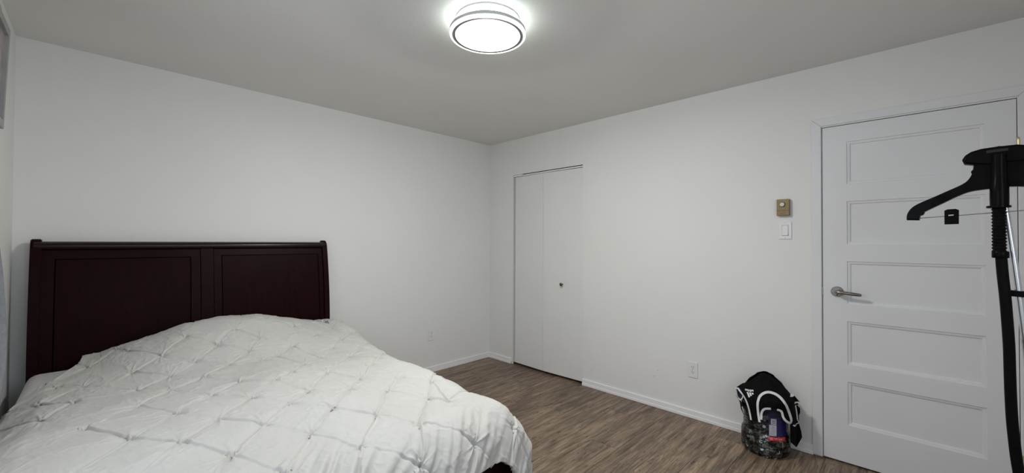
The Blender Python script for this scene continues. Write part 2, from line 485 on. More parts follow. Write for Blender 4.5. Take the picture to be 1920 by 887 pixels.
# ------------------------------------------------------------------ window in the front wall, behind the camera
wn = tag(empty('window_1', (-2.45, YF_, 1.0)), kind='structure')
bm = bmesh.new()
for x0, x1, z0, z1 in ((-3.25,-3.20,1.0,2.1), (-1.70,-1.65,1.0,2.1), (-2.475,-2.425,1.05,2.05), (-3.20,-1.70,1.0,1.05), (-3.20,-1.70,2.05,2.1)):
    box(bm, x0, x1, YF_-.09, YF_-.04, z0, z1)
obj('window_frame', bm, M_trim, wn)
obj('pane', B(-3.20, -2.475, YF_-.068, YF_-.062, 1.05, 2.05), M_pane, wn)
obj('pane', B(-2.425, -1.70, YF_-.068, YF_-.062, 1.05, 2.05), M_pane, wn)
obj('window_sill', B(-3.27, -1.63, YF_-.04, YF_+.02, .98, 1.0), M_trim, wn)

w2 = tag(empty('window_2', (XL, -2.35, 1.0)), kind='structure')
bm = bmesh.new()
for y0, y1, z0, z1 in ((-3.0,-2.95,1.0,2.1), (-1.75,-1.70,1.0,2.1), (-2.375,-2.325,1.05,2.05), (-2.95,-1.75,1.0,1.05), (-2.95,-1.75,2.05,2.1)):
    box(bm, XL-.09, XL-.04, y0, y1, z0, z1)
obj('window_frame', bm, M_trim, w2)
obj('pane', B(XL-.068, XL-.062, -2.95, -2.375, 1.05, 2.05), M_pane, w2)
obj('pane', B(XL-.068, XL-.062, -2.325, -1.75, 1.05, 2.05), M_pane, w2)
obj('window_sill', B(XL-.04, XL+.02, -3.02, -1.68, .98, 1.0), M_trim, w2)

# ------------------------------------------------------------------ ceiling lamp
LC = (-1.81, -1.965)
lamp = tag(empty('ceiling_lamp', (*LC, 2.44)), 'round white LED ceiling lamp, lit, on the grey ceiling', 'ceiling lamp')
bm = bmesh.new(); lathe(bm, [(.158,0),(.160,-.003),(.160,-.009),(.150,-.010)], (*LC, 2.4399), (0,0,1), 96)
obj('ceiling_plate', bm, M_lgrey, lamp, smooth=35)
bm = bmesh.new(); lathe(bm, [(.152,0),(.156,-.040)], (*LC, 2.4295), (0,0,1), 96, True, True)
obj('back_light', bm, M_back, lamp, smooth=35)
bm = bmesh.new(); lathe(bm, [(.150,.0015),(.184,.0015),(.190,-.003),(.190,-.018),(.170,-.0185)], (*LC, 2.3875), (0,0,1), 96)
obj('grey_ring', bm, M_lgrey, lamp, smooth=35)
bm = bmesh.new(); lathe(bm, [(.180,.0),(.1905,-.0005),(.1905,-.008),(.187,-.0125),(.178,-.0130),(.1784,-.0125),(.1784,-.006)], (*LC, 2.3692), (0,0,1), 96, True, False)
obj('outer_rim', bm, M_rim, lamp, smooth=35)
bm = bmesh.new(); lathe(bm, [(.1782,.004),(.1782,0),(.1635,0),(.1635,.004)], (*LC, 2.3572), (0,0,1), 96, False, False)
obj('inner_ring', bm, mat('lamp_dark_groove', (.09,.085,.085), .7, spec=.1), lamp, smooth=35)
bm = bmesh.new(); lathe(bm, [(.1630,.006),(.1630,-.0035),(.159,-.0055),(.08,-.007),(.001,-.0075)], (*LC, 2.3612), (0,0,1), 96)
obj('diffuser', bm, M_diff, lamp, smooth=60)
pl = bpy.data.lights.new('lamp_light', 'AREA'); pl.shape = 'DISK'; pl.size = .312
pl.energy = LAMP_POWER; pl.color = (1.0, 1.0, .965)
plo = bpy.data.objects.new('lamp_light', pl); link(plo); plo.location = (*LC, 2.3528)
ps = bpy.data.lights.new('lamp_fill_light', 'POINT'); ps.shadow_soft_size = .014; ps.energy = LAMP_FILL_POWER; ps.color = (1.0, 1.0, .965)  # extra point light added just under the diffuser to brighten the upper walls
pso = bpy.data.objects.new('lamp_fill_light', ps); link(pso); pso.location = (*LC, 2.334)

# ------------------------------------------------------------------ bed
bed = tag(empty('bed', (-2.65, -1.2, 0)), 'dark mahogany sleigh bed with panelled headboard against the back wall', 'bed')
HX0, HX1 = -3.430, -1.868
def hy(z):      # front plane of the headboard, curls back towards the wall at the top
    t = min(max((z-.55)/.78, 0), 1)
    return -.150+.085*t**2.2
def hpanel(x0, x1, z0, z1, off, th, nz=14, bev=0.0):
    bm = bmesh.new(); zsn = np.linspace(z0, z1, nz); F_, K_ = [], []
    for z in zsn:
        F_.append([bm.verts.new((x, hy(z)-off, z)) for x in (x0, x1)])
        K_.append([bm.verts.new((x, hy(z)-off+th, z)) for x in (x0, x1)])
    for i in range(nz-1):
        bm.faces.new((F_[i][0],F_[i][1],F_[i+1][1],F_[i+1][0])); bm.faces.new((K_[i][1],K_[i][0],K_[i+1][0],K_[i+1][1]))
        bm.faces.new((F_[i][0],F_[i+1][0],K_[i+1][0],K_[i][0])); bm.faces.new((F_[i][1],K_[i][1],K_[i+1][1],F_[i+1][1]))
    bm.faces.new((F_[0][1],F_[0][0],K_[0][0],K_[0][1])); bm.faces.new((F_[-1][0],F_[-1][1],K_[-1][1],K_[-1][0]))
    return bm
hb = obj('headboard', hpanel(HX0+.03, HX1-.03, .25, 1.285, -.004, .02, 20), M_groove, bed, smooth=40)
XC0, XC1 = -2.690, -2.622
# centre stile and frames, proud of the inset fields
obj('centre_stile', hpanel(XC0, XC1, .25, 1.272, .006, .012), M_wood, hb, smooth=40)
def ring_frame(x0, x1, ins_l, ins_r, ins_t):
    for a in ((x0, x0+ins_l, .25, 1.268), (x1-ins_r, x1, .25, 1.268), (x0+ins_l, x1-ins_r, 1.268-ins_t, 1.268)):
        obj('panel_frame', hpanel(*a, .001, .006, 12), M_wood, hb, smooth=40)
ring_frame(HX0+.040, XC0-.0035, .050, .048, .048)
ring_frame(XC1+.0035, HX1-.040, .042, .030, .042)
obj('inset_panel', hpanel(HX0+.095, XC0-.0565, .25, 1.2155, -.0005, .004), M_woodp, hb, smooth=40)
obj('inset_panel', hpanel(XC1+.0505, HX1-.075, .25, 1.2215, -.0005, .004), M_woodp, hb, smooth=40)
# rolled top rail
bm = bmesh.new()
prof = []
for k in range(17):
    a = math.radians(-120+k*15)
    prof.append((-.060-.036*math.cos(a), 1.292+.026*math.sin(a)))
r0 = [bm.verts.new((HX0+.012, y, z)) for y, z in prof]; r1 = [bm.verts.new((HX1-.012, y, z)) for y, z in prof]
for k in range(len(prof)-1): bm.faces.new((r0[k], r0[k+1], r1[k+1], r1[k]))
bm.faces.new((r0[-1], r0[0], r1[0], r1[-1])); bm.faces.new(r0[::-1]); bm.faces.new(r1)
obj('top_rail', bm, M_rail, hb, smooth=50)
# end posts with scrolled side outline
for xa, xb in ((HX0, HX0+.040), (HX1-.037, HX1)):
    fr = [(hy(z)-.014, z) for z in np.linspace(0.0, 1.28, 22)]
    top = [(-.084,1.300),(-.076,1.318),(-.060,1.330),(-.042,1.331),(-.026,1.322),(-.016,1.305)]
    bkp = [(-.018, 1.27),(-.030,1.20),(-.050,.95),(-.062,.6),(-.066,.0)]
    out = fr+top+bkp
    bm = bmesh.new()
    A_ = [bm.verts.new((xa, y, z)) for y, z in out]; C_ = [bm.verts.new((xb, y, z)) for y, z in out]
    n = len(out)
    side = [bm.faces.new((A_[k], A_[(k+1)%n], C_[(k+1)%n], C_[k])) for k in range(n)]
    fa = bm.faces.new(A_[::-1]); fc = bm.faces.new(C_)
    bmesh.ops.bevel(bm, geom=list(fa.edges)+list(fc.edges), offset=.004, segments=2, affect='EDGES')
    obj('post', bm, M_wood, bed, smooth=40)
# side rails, footboard, feet, slats platform
for x0, x1 in ((-3.425,-3.400), (-1.930,-1.905)):
    obj('side_rail', B(x0, x1, -2.2055, -.12, .20, .42, bev=.004), M_wood, bed)
fb = obj('footboard', B(-3.425, -1.893, -2.236, -2.206, .10, .455, bev=.006), M_wood, bed)
obj('footboard_cap', B(-3.43, -1.890, -2.240, -2.202, .4551, .466, bev=.006), M_wood, fb)
for x in (-3.42, -1.985):
    obj('foot', B(x, x+.055, -2.248, -2.195, 0.0, .0999, bev=.005), M_wood, bed)
obj('platform', B(-3.3995, -1.931, -2.20, -.16, .27, .30), M_wood, bed)

mt = B(-3.425, -1.95, -2.18, -.172, .301, .622, bev=.045, seg=5)
mto = centre(obj('mattress', mt, M_sheet, smooth=60))
tag(mto, 'mattress in a pale grey sheet, showing at the wall-side corner below the headboard', 'mattress')

# ------------------------------------------------------------------ duvet
XR,YF=-1.985,-2.13
RR=0.17
def sstep(t):
    t=np.clip(t,0,1); return t*t*(3-2*t)
def duvet_top(x,y):
    zb=np.interp(x,[-3.48,-3.42,-3.33,-3.22,-3.05,-2.9,-1.9],[.53,.60,.642,.652,.655,.655,.650])
    m=np.interp(x,[-3.48,-3.3,-3.15,-3.0,-2.8,-2.62,-2.4,-2.2,-2.0,-1.85],[0,0,.02,.075,.142,.162,.147,.105,.050,.055])
    w=sstep((y+1.0)/.62)*(1-.25*sstep((y+.33)/.16))
    ridge=.02*np.exp(-((x+2.55+.1*(y+1.3))/.18)**2)*np.exp(-((y+1.35)/.3)**2)
    return zb+m*w+ridge-.025*sstep((-1.5-y)/.6)
def xr(b):
    return np.interp(b,[-2.6,-2.1,-1.7,-1.3,-.9,-.5,0],[-2.0,-2.0,-2.03,-2.04,-2.005,-1.965,-1.90])
def duvet_base(a,b):
    # left edge of the cloth slants inward towards the headboard
    t=sstep((b+.95)/.75); xl=-3.465+.24*t
    x=np.where(a<-2.9, -2.9+(a+2.9)*((-2.9-xl)/(-2.9+3.465)), a)
    xR=xr(b); dx=np.maximum(x-xR,0); dy=np.minimum(b-YF,0)
    d=np.hypot(dx,dy)+1e-9; nx,ny=dx/d,dy/d
    qx=np.minimum(x,xR); qy=np.maximum(b,YF)
    th=1.30
    k=np.clip(d/RR,0,th)
    ox=RR*np.sin(k)+np.maximum(d-RR*th,0)*math.cos(th)
    oz=RR*(1-np.cos(k))+np.maximum(d-RR*th,0)*math.sin(th)
    return qx+nx*ox, qy+ny*ox, duvet_top(qx,qy)-oz, d

PINS = [(-2.09,-2.03),(-2.314,-2.146),(-2.14,-1.954),(-2.254,-1.798),(-2.392,-1.966),(-2.548,-2.152),(-2.128,-1.66),(-2.266,-1.564),(-2.368,-1.678),(-2.632,-1.954),(-2.74,-1.798),(-2.866,-1.942),(-2.776,-2.146),(-2.62,-1.684),(-2.506,-1.828),(-2.518,-1.6),(-2.722,-1.528),(-2.848,-1.648),(-2.974,-1.762),(-2.83,-1.36),(-2.704,-1.252),(-2.686,-0.934),(-2.542,-0.964),(-2.566,-0.808),(-2.698,-0.7),(-2.818,-0.556),(-2.482,-0.682),(-2.59,-0.574),(-2.932,-1.126),(-2.956,-1.48),(-2.812,-0.82),(-2.812,-1.036),(-2.344,-0.802),(-2.464,-0.922),(-2.5,-1.324),(-2.602,-1.396),(-2.368,-1.414),(-3.196,-1.408),(-3.088,-1.618),(-3.31,-1.168),(-3.052,-1.258),(-3.04,-1.006),(-2.92,-0.91),(-3.058,-0.766),(-2.932,-0.682),(-3.112,-0.454)]
#DUVET_PINS#
rows = [(-2.60,1),(-2.45,0),(-2.30,1),(-2.15,0),(-1.955,1),(-1.81,0),(-1.675,1),(-1.56,0),(-1.40,1),(-1.28,0),(-1.14,1),(-1.02,0),(-.90,1),(-.78,0),(-.67,1),(-.55,0),(-.43,1),(-.30,0)]
meas = list(PINS)
for yr, par in rows:
    for i in range(-5, 9):
        x = -2.625+.24*i+(0 if par else .12)
        if x > -1.50 or (yr > -.35 and x > -2.15): continue
        if all(math.hypot(x-p[0], yr-p[1]) > .15 for p in meas):
            PINS.append((x+random.uniform(-.012,.012), yr+random.uniform(-.012,.012)))
PINS = np.array(PINS)
def fbm(u, v, sc, seed, octs=4):
    r_ = np.random.RandomState(seed); out = np.zeros_like(u); amp = 1.0
    for o_ in range(octs):
        for _k in range(4):
            an = r_.uniform(0, math.pi); f_ = sc*(2**o_)*r_.uniform(.7, 1.3)
            out += amp*np.sin((u*math.cos(an)+v*math.sin(an))*f_+r_.uniform(0, 6.28)+1.3*np.sin((u*math.sin(an)-v*math.cos(an))*f_*.6+r_.uniform(0, 6.28)))/4
        amp *= .55
    return out
ST = .0032
ga = np.arange(-3.46, -1.545, ST); gb = np.arange(-2.43, -.188, ST)
A, Bb = np.meshgrid(ga, gb, indexing='ij')
Bb = np.where(Bb < -2.2, -2.2+(Bb+2.2)*(.84+.38*sstep((A+2.06)/.13)), Bb)
X, Y, Z, Dd = duvet_base(A, Bb)
P = np.stack([X, Y, Z], -1)
Nn = np.cross(np.gradient(P, axis=0), np.gradient(P, axis=1))
Nn /= np.linalg.norm(Nn, axis=-1, keepdims=True)+1e-12
hgt = np.zeros_like(A)
rmin = np.full_like(A, 9.0)
rs = np.random.RandomState(3)
rad_w = np.zeros_like(A)
for (px, py) in PINS:
    dxp, dyp = A-px, Bb-py
    m = (abs(dxp) < .22) & (abs(dyp) < .22)
    if not m.any(): continue
    r = np.hypot(dxp[m], dyp[m]); th = np.arctan2(dyp[m], dxp[m])
    rmin[m] = np.minimum(rmin[m], r)
    ph = rs.uniform(0, 6.28, 3); n1_, n2_ = rs.choice([5, 6, 7]), rs.choice([11, 12, 13])
    tw = th+.5*np.sin(2*th+ph[2])*1.0+r*rs.uniform(-2, 2)
    ww = (1-np.abs(np.cos(.5*n1_*tw+ph[0])))**2.2*1.6+(1-np.abs(np.cos(.5*n2_*tw+ph[1])))**2.0*1.2-.5
    env = np.minimum(r/.008, 1)*np.exp(-r/.034)
    rad_w[m] += .0075*ww*env
dl = np.full_like(A, .2)
ewarp = .0022*np.sin(A*31+2*np.sin(Bb*23))+.0018*np.sin(Bb*37+A*11)
seam = np.zeros_like(A)
nP = len(PINS)
for i in range(nP):
    for j in range(i+1, nP):
        d_ = PINS[j]-PINS[i]
        if not (.05 < abs(d_[0]) < .19 and .05 < abs(d_[1]) < .24): continue
        Ld = np.linalg.norm(d_); t_ = d_/Ld; n_ = np.array([-t_[1], t_[0]])
        x0, x1 = sorted((PINS[i][0], PINS[j][0])); y0, y1 = sorted((PINS[i][1], PINS[j][1]))
        i0, i1 = np.searchsorted(ga, [x0-.09, x1+.09]); j0, j1 = np.searchsorted(gb, [y0-.09, y1+.09])
        if i1 <= i0 or j1 <= j0: continue
        sl = (slice(i0, i1), slice(j0, j1))
        a_ = (A[sl]-PINS[i][0])*t_[0]+(Bb[sl]-PINS[i][1])*t_[1]
        s0_ = (A[sl]-PINS[i][0])*n_[0]+(Bb[sl]-PINS[i][1])*n_[1]
        s_ = s0_+ewarp[sl]*np.clip(np.minimum(a_, Ld-a_)/.03, 0, 1)
        over = np.maximum(np.maximum(-a_, a_-Ld), 0)
        k_ = rs.uniform(.45, 1.0) if d_[0]*d_[1] > 0 else rs.uniform(.25, .85)
        # the crease fades in the middle of its run
        mid = 1-(1-k_)*np.sin(np.clip(a_/Ld, 0, 1)*math.pi)
        dl[sl] = np.minimum(dl[sl], np.hypot(s_, over)+.030*(1-mid))
        end = 1/(1+np.exp(-a_/.005))/(1+np.exp((a_-Ld)/.005))
        sg = 1 if rs.rand() < .5 else -1
        seam[sl] += end*mid*(-.0024*np.exp(-(s_/.0032)**2)+.0028*np.exp(-((s_-sg*.0068)/.0040)**2))
hgt += .0100*(1-np.exp(-dl/.014))+.0075*(1-np.exp(-(rmin/.022)**1.5))+.006*fbm(A, Bb, 13, 33, 2)+seam*1.9+rad_w*1.15
# small cotton creases: warped ridged waves
wr = fbm(A, Bb, 17, 5)
hgt += .013*fbm(A, Bb, 5, 11, 2)
wr2 = fbm(A*1.0+Bb*.3, Bb*.55, 30, 21)
hgt += .0045*(1-np.abs(np.tanh(wr*1.6))**.5)+.0030*(1-np.abs(np.tanh(wr2*1.8))**.5)
# drape folds: run down the hanging foot and side
sidec = np.where(Bb < YF, A, 0)
fold = sstep((Dd-.02)/.22)
phs = 2*math.pi*(A*1.0-.95*(Bb-YF)+.02*np.sin(A*14))/.15
fw = .9*np.sin(phs+1.6*np.sin(A*8+1))+.55*np.sin(phs*2.1+2+np.sin(A*17))+.35*np.sin(phs*3.3+np.sin(A*23+3))
fw = np.sign(fw)*np.abs(fw)**.8
footm = sstep((YF+.14-Bb)/.34)
cornf = 1-.82*sstep((A-(XR-.16))/.14)
hgt += .0115*footm*fw*cornf*np.clip(.75+.5*np.sin(A*6.5+.8), .35, 1.2)
sidem = sstep((A-(XR-.02))/.25)*(1-footm)
hgt += .006*sidem*np.sin(2*math.pi*Bb/.19+1.2*np.sin(Bb*7)+3*A)
# corner fold
ck = np.exp(-(((A-XR)-.20)/.09)**2-(((Bb-YF)+.20)/.10)**2)
hgt += .035*ck
P2 = P+Nn*hgt[..., None]
P2[..., 0] = np.maximum(P2[..., 0], -3.485)
P2[..., 1] = np.minimum(P2[..., 1], -.176)
P2[..., 2] = np.maximum(P2[..., 2], .03)
# keep the cloth outside the mattress and headboard
def add_cloth(name, Pg, m, th):
    ni, nj, _ = Pg.shape
    gx = np.cross(np.gradient(Pg, axis=0), np.gradient(Pg, axis=1)); gx /= np.linalg.norm(gx, axis=-1, keepdims=True)+1e-12
    lo = Pg-gx*th
    V = np.concatenate([Pg.reshape(-1, 3), lo.reshape(-1, 3)])
    idx = np.arange(ni*nj).reshape(ni, nj)
    q = np.stack([idx[:-1, :-1], idx[1:, :-1], idx[1:, 1:], idx[:-1, 1:]], -1).reshape(-1, 4)
    off = ni*nj
    fs = [q, q[:, ::-1]+off]
    def rim(line):
        a, b = line[:-1], line[1:]
        return np.stack([b, a, a+off, b+off], -1)
    fs += [rim(idx[:, 0]), rim(idx[-1, :]), rim(idx[::-1, -1]), rim(idx[0, ::-1])]
    Fq = np.concatenate(fs).astype(np.int32)
    me = bpy.data.meshes.new(name)
    me.vertices.add(len(V)); me.vertices.foreach_set('co', V.astype(np.float32).ravel())
    me.loops.add(Fq.size); me.loops.foreach_set('vertex_index', Fq.ravel())
    me.polygons.add(len(Fq)); me.polygons.foreach_set('loop_start', np.arange(0, Fq.size, 4, dtype=np.int32))
    me.update(calc_edges=True); me.validate()
    me.materials.append(m); me.shade_smooth()
    o = link(bpy.data.objects.new(name, me))
    return o
dv = add_cloth('duvet', P2, M_duvet, .018)
tag(dv, 'puffy white pintuck duvet with pinched diamond pleats spread over the bed', 'duvet')
centre(dv)

# ------------------------------------------------------------------ curtain
bm = bmesh.new()
zz = np.linspace(.03, 2.16, 60); tt = np.linspace(0, 1, 90)
g = []
for z in zz:
    row = []
    ye = np.interp(z, [.03,.45,.75,.95,1.2,1.4,1.7,2.16], [-.90,-.88,-.80,-.77,-.86,-1.00,-1.14,-1.22])
    for t in tt:
        y = ye-t*(.52-.0*z)
        amp = .020+.006*math.sin(3*z+9*t)
        k_ = min(max((z-.45)/.35, 0), 1)
        x = -3.476+.020*k_+amp*(.35+.65*k_)*math.sin(2*math.pi*(t*5.2+.25)+.5*math.sin(z*2.2))*(1-.3*t)+.004*math.sin(2*z+1)
        row.append(bm.verts.new((max(x, -3.49), y, z)))
    g.append(row)
for i in range(len(g)-1):
    for k in range(len(tt)-1):
        bm.faces.new((g[i][k], g[i][k+1], g[i+1][k+1], g[i+1][k]))
cu = centre(obj('curtain', bm, M_curt, smooth=180))
tag(cu, 'grey woven fabric curtain hanging at the left wall beside the bed', 'curtain')
sm = cu.modifiers.new('thick', 'SOLIDIFY'); sm.thickness = .0025; sm.offset = 0
bm = bmesh.new(); tube(bm, [(-3.44,-1.10,2.175),(-3.44,-2.4,2.175)], .011, 16)
rod = centre(obj('curtain_rod', bm, M_steel, smooth=50)); tag(rod, 'thin steel curtain rod on the left wall above the curtain', 'curtain rod')
for y in (-1.15, -2.35):
    bm = bmesh.new(); tube(bm, [(-3.4995,y,2.175),(-3.452,y,2.175)], .007, 10)
    obj('bracket', bm, M_steel, rod)

# ------------------------------------------------------------------ framed picture on the left wall, leaning slightly forward
py0, py1, pz0, pz1 = -.96, -.585, 1.822, 2.268
pic = tag(empty('framed_picture', (XL, (py0+py1)/2, pz0)), 'grey framed picture hung high on the left wall near the ceiling corner', 'picture')
def pf(y, z, d):    # d = distance proud of the frame back; leans forward with height
    return (XL+.016+d+.014*(z-pz0)/(pz1-pz0), y, z)
def pslab(y0, y1, z0, z1, d0, d1, chamfer=0.0):
    bm = bmesh.new()
    vs = [bm.verts.new(pf(y, z, d0)) for y, z in ((y0,z0),(y1,z0),(y1,z1),(y0,z1))]+[bm.verts.new(pf(y, z, d1)) for y, z in ((y0,z0),(y1,z0),(y1,z1),(y0,z1))]
    for f in ((0,3,2,1),(4,5,6,7),(0,1,5,4),(1,2,6,5),(2,3,7,6),(3,0,4,7)): bm.faces.new([vs[i] for i in f])
    return bm
fwd = .034
obj('frame_side', pslab(py1-fwd, py1, pz0, pz1, -.014, .010), M_pframe, pic)
obj('frame_side', pslab(py0, py0+fwd, pz0, pz1, -.014, .010), M_pframe, pic)
obj('frame_side', pslab(py0+fwd, py1-fwd, pz1-fwd, pz1, -.014, .010), M_pframe, pic)
obj('frame_side', pslab(py0+fwd, py1-fwd, pz0, pz0+fwd, -.014, .010), M_pframe, pic)
obj('print', pslab(py0+fwd, py1-fwd, pz0+fwd, pz1-fwd, -.008, -.002), M_art, pic)

# ------------------------------------------------------------------ wall fittings
th = tag(empty('thermostat', (0, -2.878, 1.56)), 'bronze coloured thermostat with silver dial above the light switch', 'thermostat')
obj('body', B(-.030, -.0002, -2.912, -2.842, 1.507, 1.614, bev=.002), M_gold, th)
obj('seam', B(-.0304, -.0299, -2.911, -2.843, 1.5395, 1.5410), M_dark, th)
obj('slot', B(-.0304, -.0299, -2.889, -2.862, 1.5205, 1.5222), M_dark, th)
bm = bmesh.new(); lathe(bm, [(.0165,0),(.0165,.001)], (-.0299, -2.8745, 1.579), (-1,0,0), 32)
obj('dial_ring', bm, M_dark, th)
bm = bmesh.new(); lathe(bm, [(.0138,0),(.0138,.007),(.0125,.009),(.001,.009)], (-.0305, -2.8745, 1.579), (-1,0,0), 32)
obj('dial', bm, mat('silver_dial', (.50,.47,.45), .5, metal=.5), th, smooth=35)
sw = tag(empty('light_switch', (0, -2.885, 1.41)), 'white rocker light switch below the bronze thermostat', 'light switch')
obj('wall_plate', B(-.0065, -.0002, -2.920, -2.850, 1.353, 1.467, bev=.002), M_plate, sw)
obj('rocker_surround', B(-.0080, -.0064, -2.9035, -2.8665, 1.3745, 1.4455), mat('shadow_grey', (.35,.35,.35), .6), sw)
bm = bmesh.new()
vs = [bm.verts.new(p) for p in ((-.0079,-2.9015,1.3765),(-.0079,-2.8685,1.3765),(-.0079,-2.8685,1.4435),(-.0079,-2.9015,1.4435),(-.013,-2.9015,1.3780),(-.013,-2.8685,1.3780),(-.0085,-2.8685,1.4420),(-.0085,-2.9015,1.4420))]
for f in ((0,3,2,1),(4,5,6,7),(0,1,5,4),(1,2,6,5),(2,3,7,6),(3,0,4,7)): bm.faces.new([vs[i] for i in f])
obj('rocker', bm, M_plate, sw)
for z in (1.3615, 1.4585):
    bm = bmesh.new(); lathe(bm, [(.0028,0),(.0028,.0006)], (-.0064, -2.885, z), (-1,0,0), 12)
    obj('screw', bm, M_steel, sw)

def outlet(origin, axis, label):
    """duplex outlet built facing -X then turned"""
    r = tag(empty('wall_outlet', origin, 0.0 if axis == 'x' else math.pi/2), label, 'outlet')
    def put(name, bm, m):
        return obj(name, bm, m, r, world=False)
    put('wall_plate', B(-.006, -.0002, -.036, .036, -.058, .058, bev=.002), M_plate)
    for zc in (-.0195, .0195):
        bm = bmesh.new(); lathe(bm, [(.0165,0),(.0165,.0015)], (-.0059, 0, zc), (-1,0,0), 24)
        f = put('receptacle', bm, M_plate)
        for yy, hh in ((.0062,.0040),(-.0062,.0048)):
            obj('slot', B(-.0080, -.0070, yy-.0013, yy+.0013, zc+.0035-hh, zc+.0035+hh), M_dark, f, world=False)
        bm = bmesh.new(); lathe(bm, [(.0024,0),(.0024,.0007)], (-.0073, 0, zc-.0085), (-1,0,0), 10)
        obj('ground_hole', bm, M_dark, f, world=False)
    bm = bmesh.new(); lathe(bm, [(.0025,0),(.0025,.0008)], (-.0059, 0, 0), (-1,0,0), 10)
    put('screw', bm, M_steel)
outlet((0, -2.291, .364), 'x', 'white duplex outlet on the right wall, left of the covered bottle')
outlet((-.795, 0, .382), 'y', 'white duplex outlet on the back wall beside the bed')

# small scuffs on the paint of the right wall
M_scuff = mat('grey_scuff', (.33,.32,.31), .8)
wr_ = bpy.data.objects['wall_right']
for (ya, za, yb, zb) in ((-1.380,.135,-1.382,.165),(-2.020,.305,-2.006,.290),(-2.002,.255,-1.968,.232)):
    bm = bmesh.new(); d_ = Vector((0, yb-ya, zb-za)).normalized(); n_ = Vector((0, -d_.z, d_.y))*.0014
    a_, b_ = Vector((-.0006, ya, za)), Vector((-.0006, yb, zb)); m_ = (a_+b_)/2
    vs = [bm.verts.new(p) for p in (a_, m_+n_, b_, m_-n_)]; bm.faces.new(vs)
    obj('scuff_mark', bm, M_scuff, wr_)

# ------------------------------------------------------------------ garment steamer
HUB = Vector((-.839, -3.71, 0))
sh = Vector((.995, -.099, 0)).normalized(); se = Vector((sh.y, -sh.x, 0))
st = tag(empty('garment_steamer', HUB), 'black garment steamer with hanger and ribbed hose standing before the white door', 'garment steamer')
def S(u, z, w=0.0):     # u to the right, z up, w away from the room side
    return HUB+se*u+sh*w+Vector((0, 0, z))
def extr(poly, w0, w1, bev=.004, seg=3):
    bm = bmesh.new()
    a = [bm.verts.new(S(u, z, w0)) for u, z in poly]; b = [bm.verts.new(S(u, z, w1)) for u, z in poly]
    n = len(poly)
    for k in range(n): bm.faces.new((a[k], a[(k+1)%n], b[(k+1)%n], b[k]))
    fa = bm.faces.new(a[::-1]); fb = bm.faces.new(b)
    if bev: bmesh.ops.bevel(bm, geom=list(fa.edges)+list(fb.edges), offset=bev, segments=seg, affect='EDGES')
    bmesh.ops.triangulate(bm, faces=[f for f in bm.faces if len(f.verts) > 4])
    return bm
armL = [(-.040,1.640),(-.0615,1.628),(-.0640,1.601),(-.0754,1.5725),(-.0933,1.5549),(-.125,1.537),(-.1638,1.5155),(-.195,1.499),(-.2202,1.4840),(-.2355,1.468),(-.2450,1.447),(-.2466,1.4244),
        (-.2097,1.4221),(-.2070,1.437),(-.2010,1.4505),(-.1750,1.468),(-.1419,1.4881),(-.110,1.508),(-.0887,1.5194),(-.0700,1.5268),(-.0480,1.5305),(-.0239,1.5325)]
armL = [(a_, b_) for a_, b_, _z in smoothpts([(u_, z_, 0) for u_, z_ in armL[:12]], 3)]+[(a_, b_) for a_, b_, _z in smoothpts([(u_, z_, 0) for u_, z_ in armL[12:]], 3)]
obj('hanger_arm', extr(armL+[(0,1.5335),(0,1.650)], -.013, .013, .005), M_blk, st, smooth=50)
obj('hanger_arm', extr([(-u, z+.004) for u, z in armL]+[(0,1.5375),(0,1.655)], -.013, .013, .005), M_blk, st, smooth=50)
hood = [(-.0905,1.6463),(-.0905,1.6500),(-.0830,1.665),(-.0679,1.6769),(-.0425,1.6840),(0,1.6860),(.0425,1.6855),(.0679,1.6790),(.083,1.667),(.0905,1.652),(.0890,1.640),(.0859,1.6345),(.062,1.630),(.03,1.628),(-.03,1.626),(-.0628,1.6263),(-.0859,1.6325)]
obj('hook_head', extr(hood, -.024, .024, .008), M_blk, st, smooth=50)
obj('head_slot', extr([(-.030,1.664),(.022,1.666),(.022,1.676),(-.030,1.674)], -.0250, -.0235, .0005, 1), M_dark, st)
def cyl(prof, u=0.0, w=0.0, m=M_blk, name='part', n=28, par=None, sm_=40):
    bm = bmesh.new(); lathe(bm, prof, S(u, 0, w), (0,0,1), n)
    return obj(name, bm, m, par or st, smooth=sm_)
cyl([(.0190,1.655),(.0195,1.60),(.0205,1.56),(.0235,1.545),(.0240,1.50),(.0235,1.468)], 0, -.020, M_blk, 'connector')
cyl([(.0300,1.4675),(.0305,1.4645),(.0300,1.4600),(.0255,1.4590)], -.0020, -.020, M_blk, 'flange')
pr = []
z = 1.4588
while z > 1.302:
    pr += [(.0158, z), (.0188, z-.0035), (.0188, z-.0060), (.0158, z-.0095)]
    z -= .0118
cyl(pr[::-1], -.0015, -.020, M_blkm, 'ribbed_sleeve', 28)
cyl([(.0200,1.2765),(.0215,1.279),(.0215,1.298),(.0200,1.3008)][::1], .0010, -.020, M_blk, 'collar')
bm = bmesh.new()
tube(bm, smoothpts([S(.0025,1.282,-.020),S(.0055,1.22,-.021),S(.011,1.135,-.022),S(.0155,1.04,-.023),S(.0187,.950,-.023),S(.0198,.86,-.023),S(.0212,.777,-.023),S(.0235,.70,-.023),S(.0275,.63,-.023),S(.0345,.54,-.023),S(.048,.44,-.022),S(.075,.33,-.02),S(.115,.27,0),S(.15,.255,.03)], 6), .0148, 18)
obj('hose', bm, M_blkm, st, smooth=60)
bm = bmesh.new(); tube(bm, [S(-.2300,1.4300,0),S(-.10,1.4378,0),S(.10,1.4515,0),S(.2300,1.4345+.0020,0)], .0017, 8)
obj('trouser_bar', bm, M_steel, st, smooth=60)
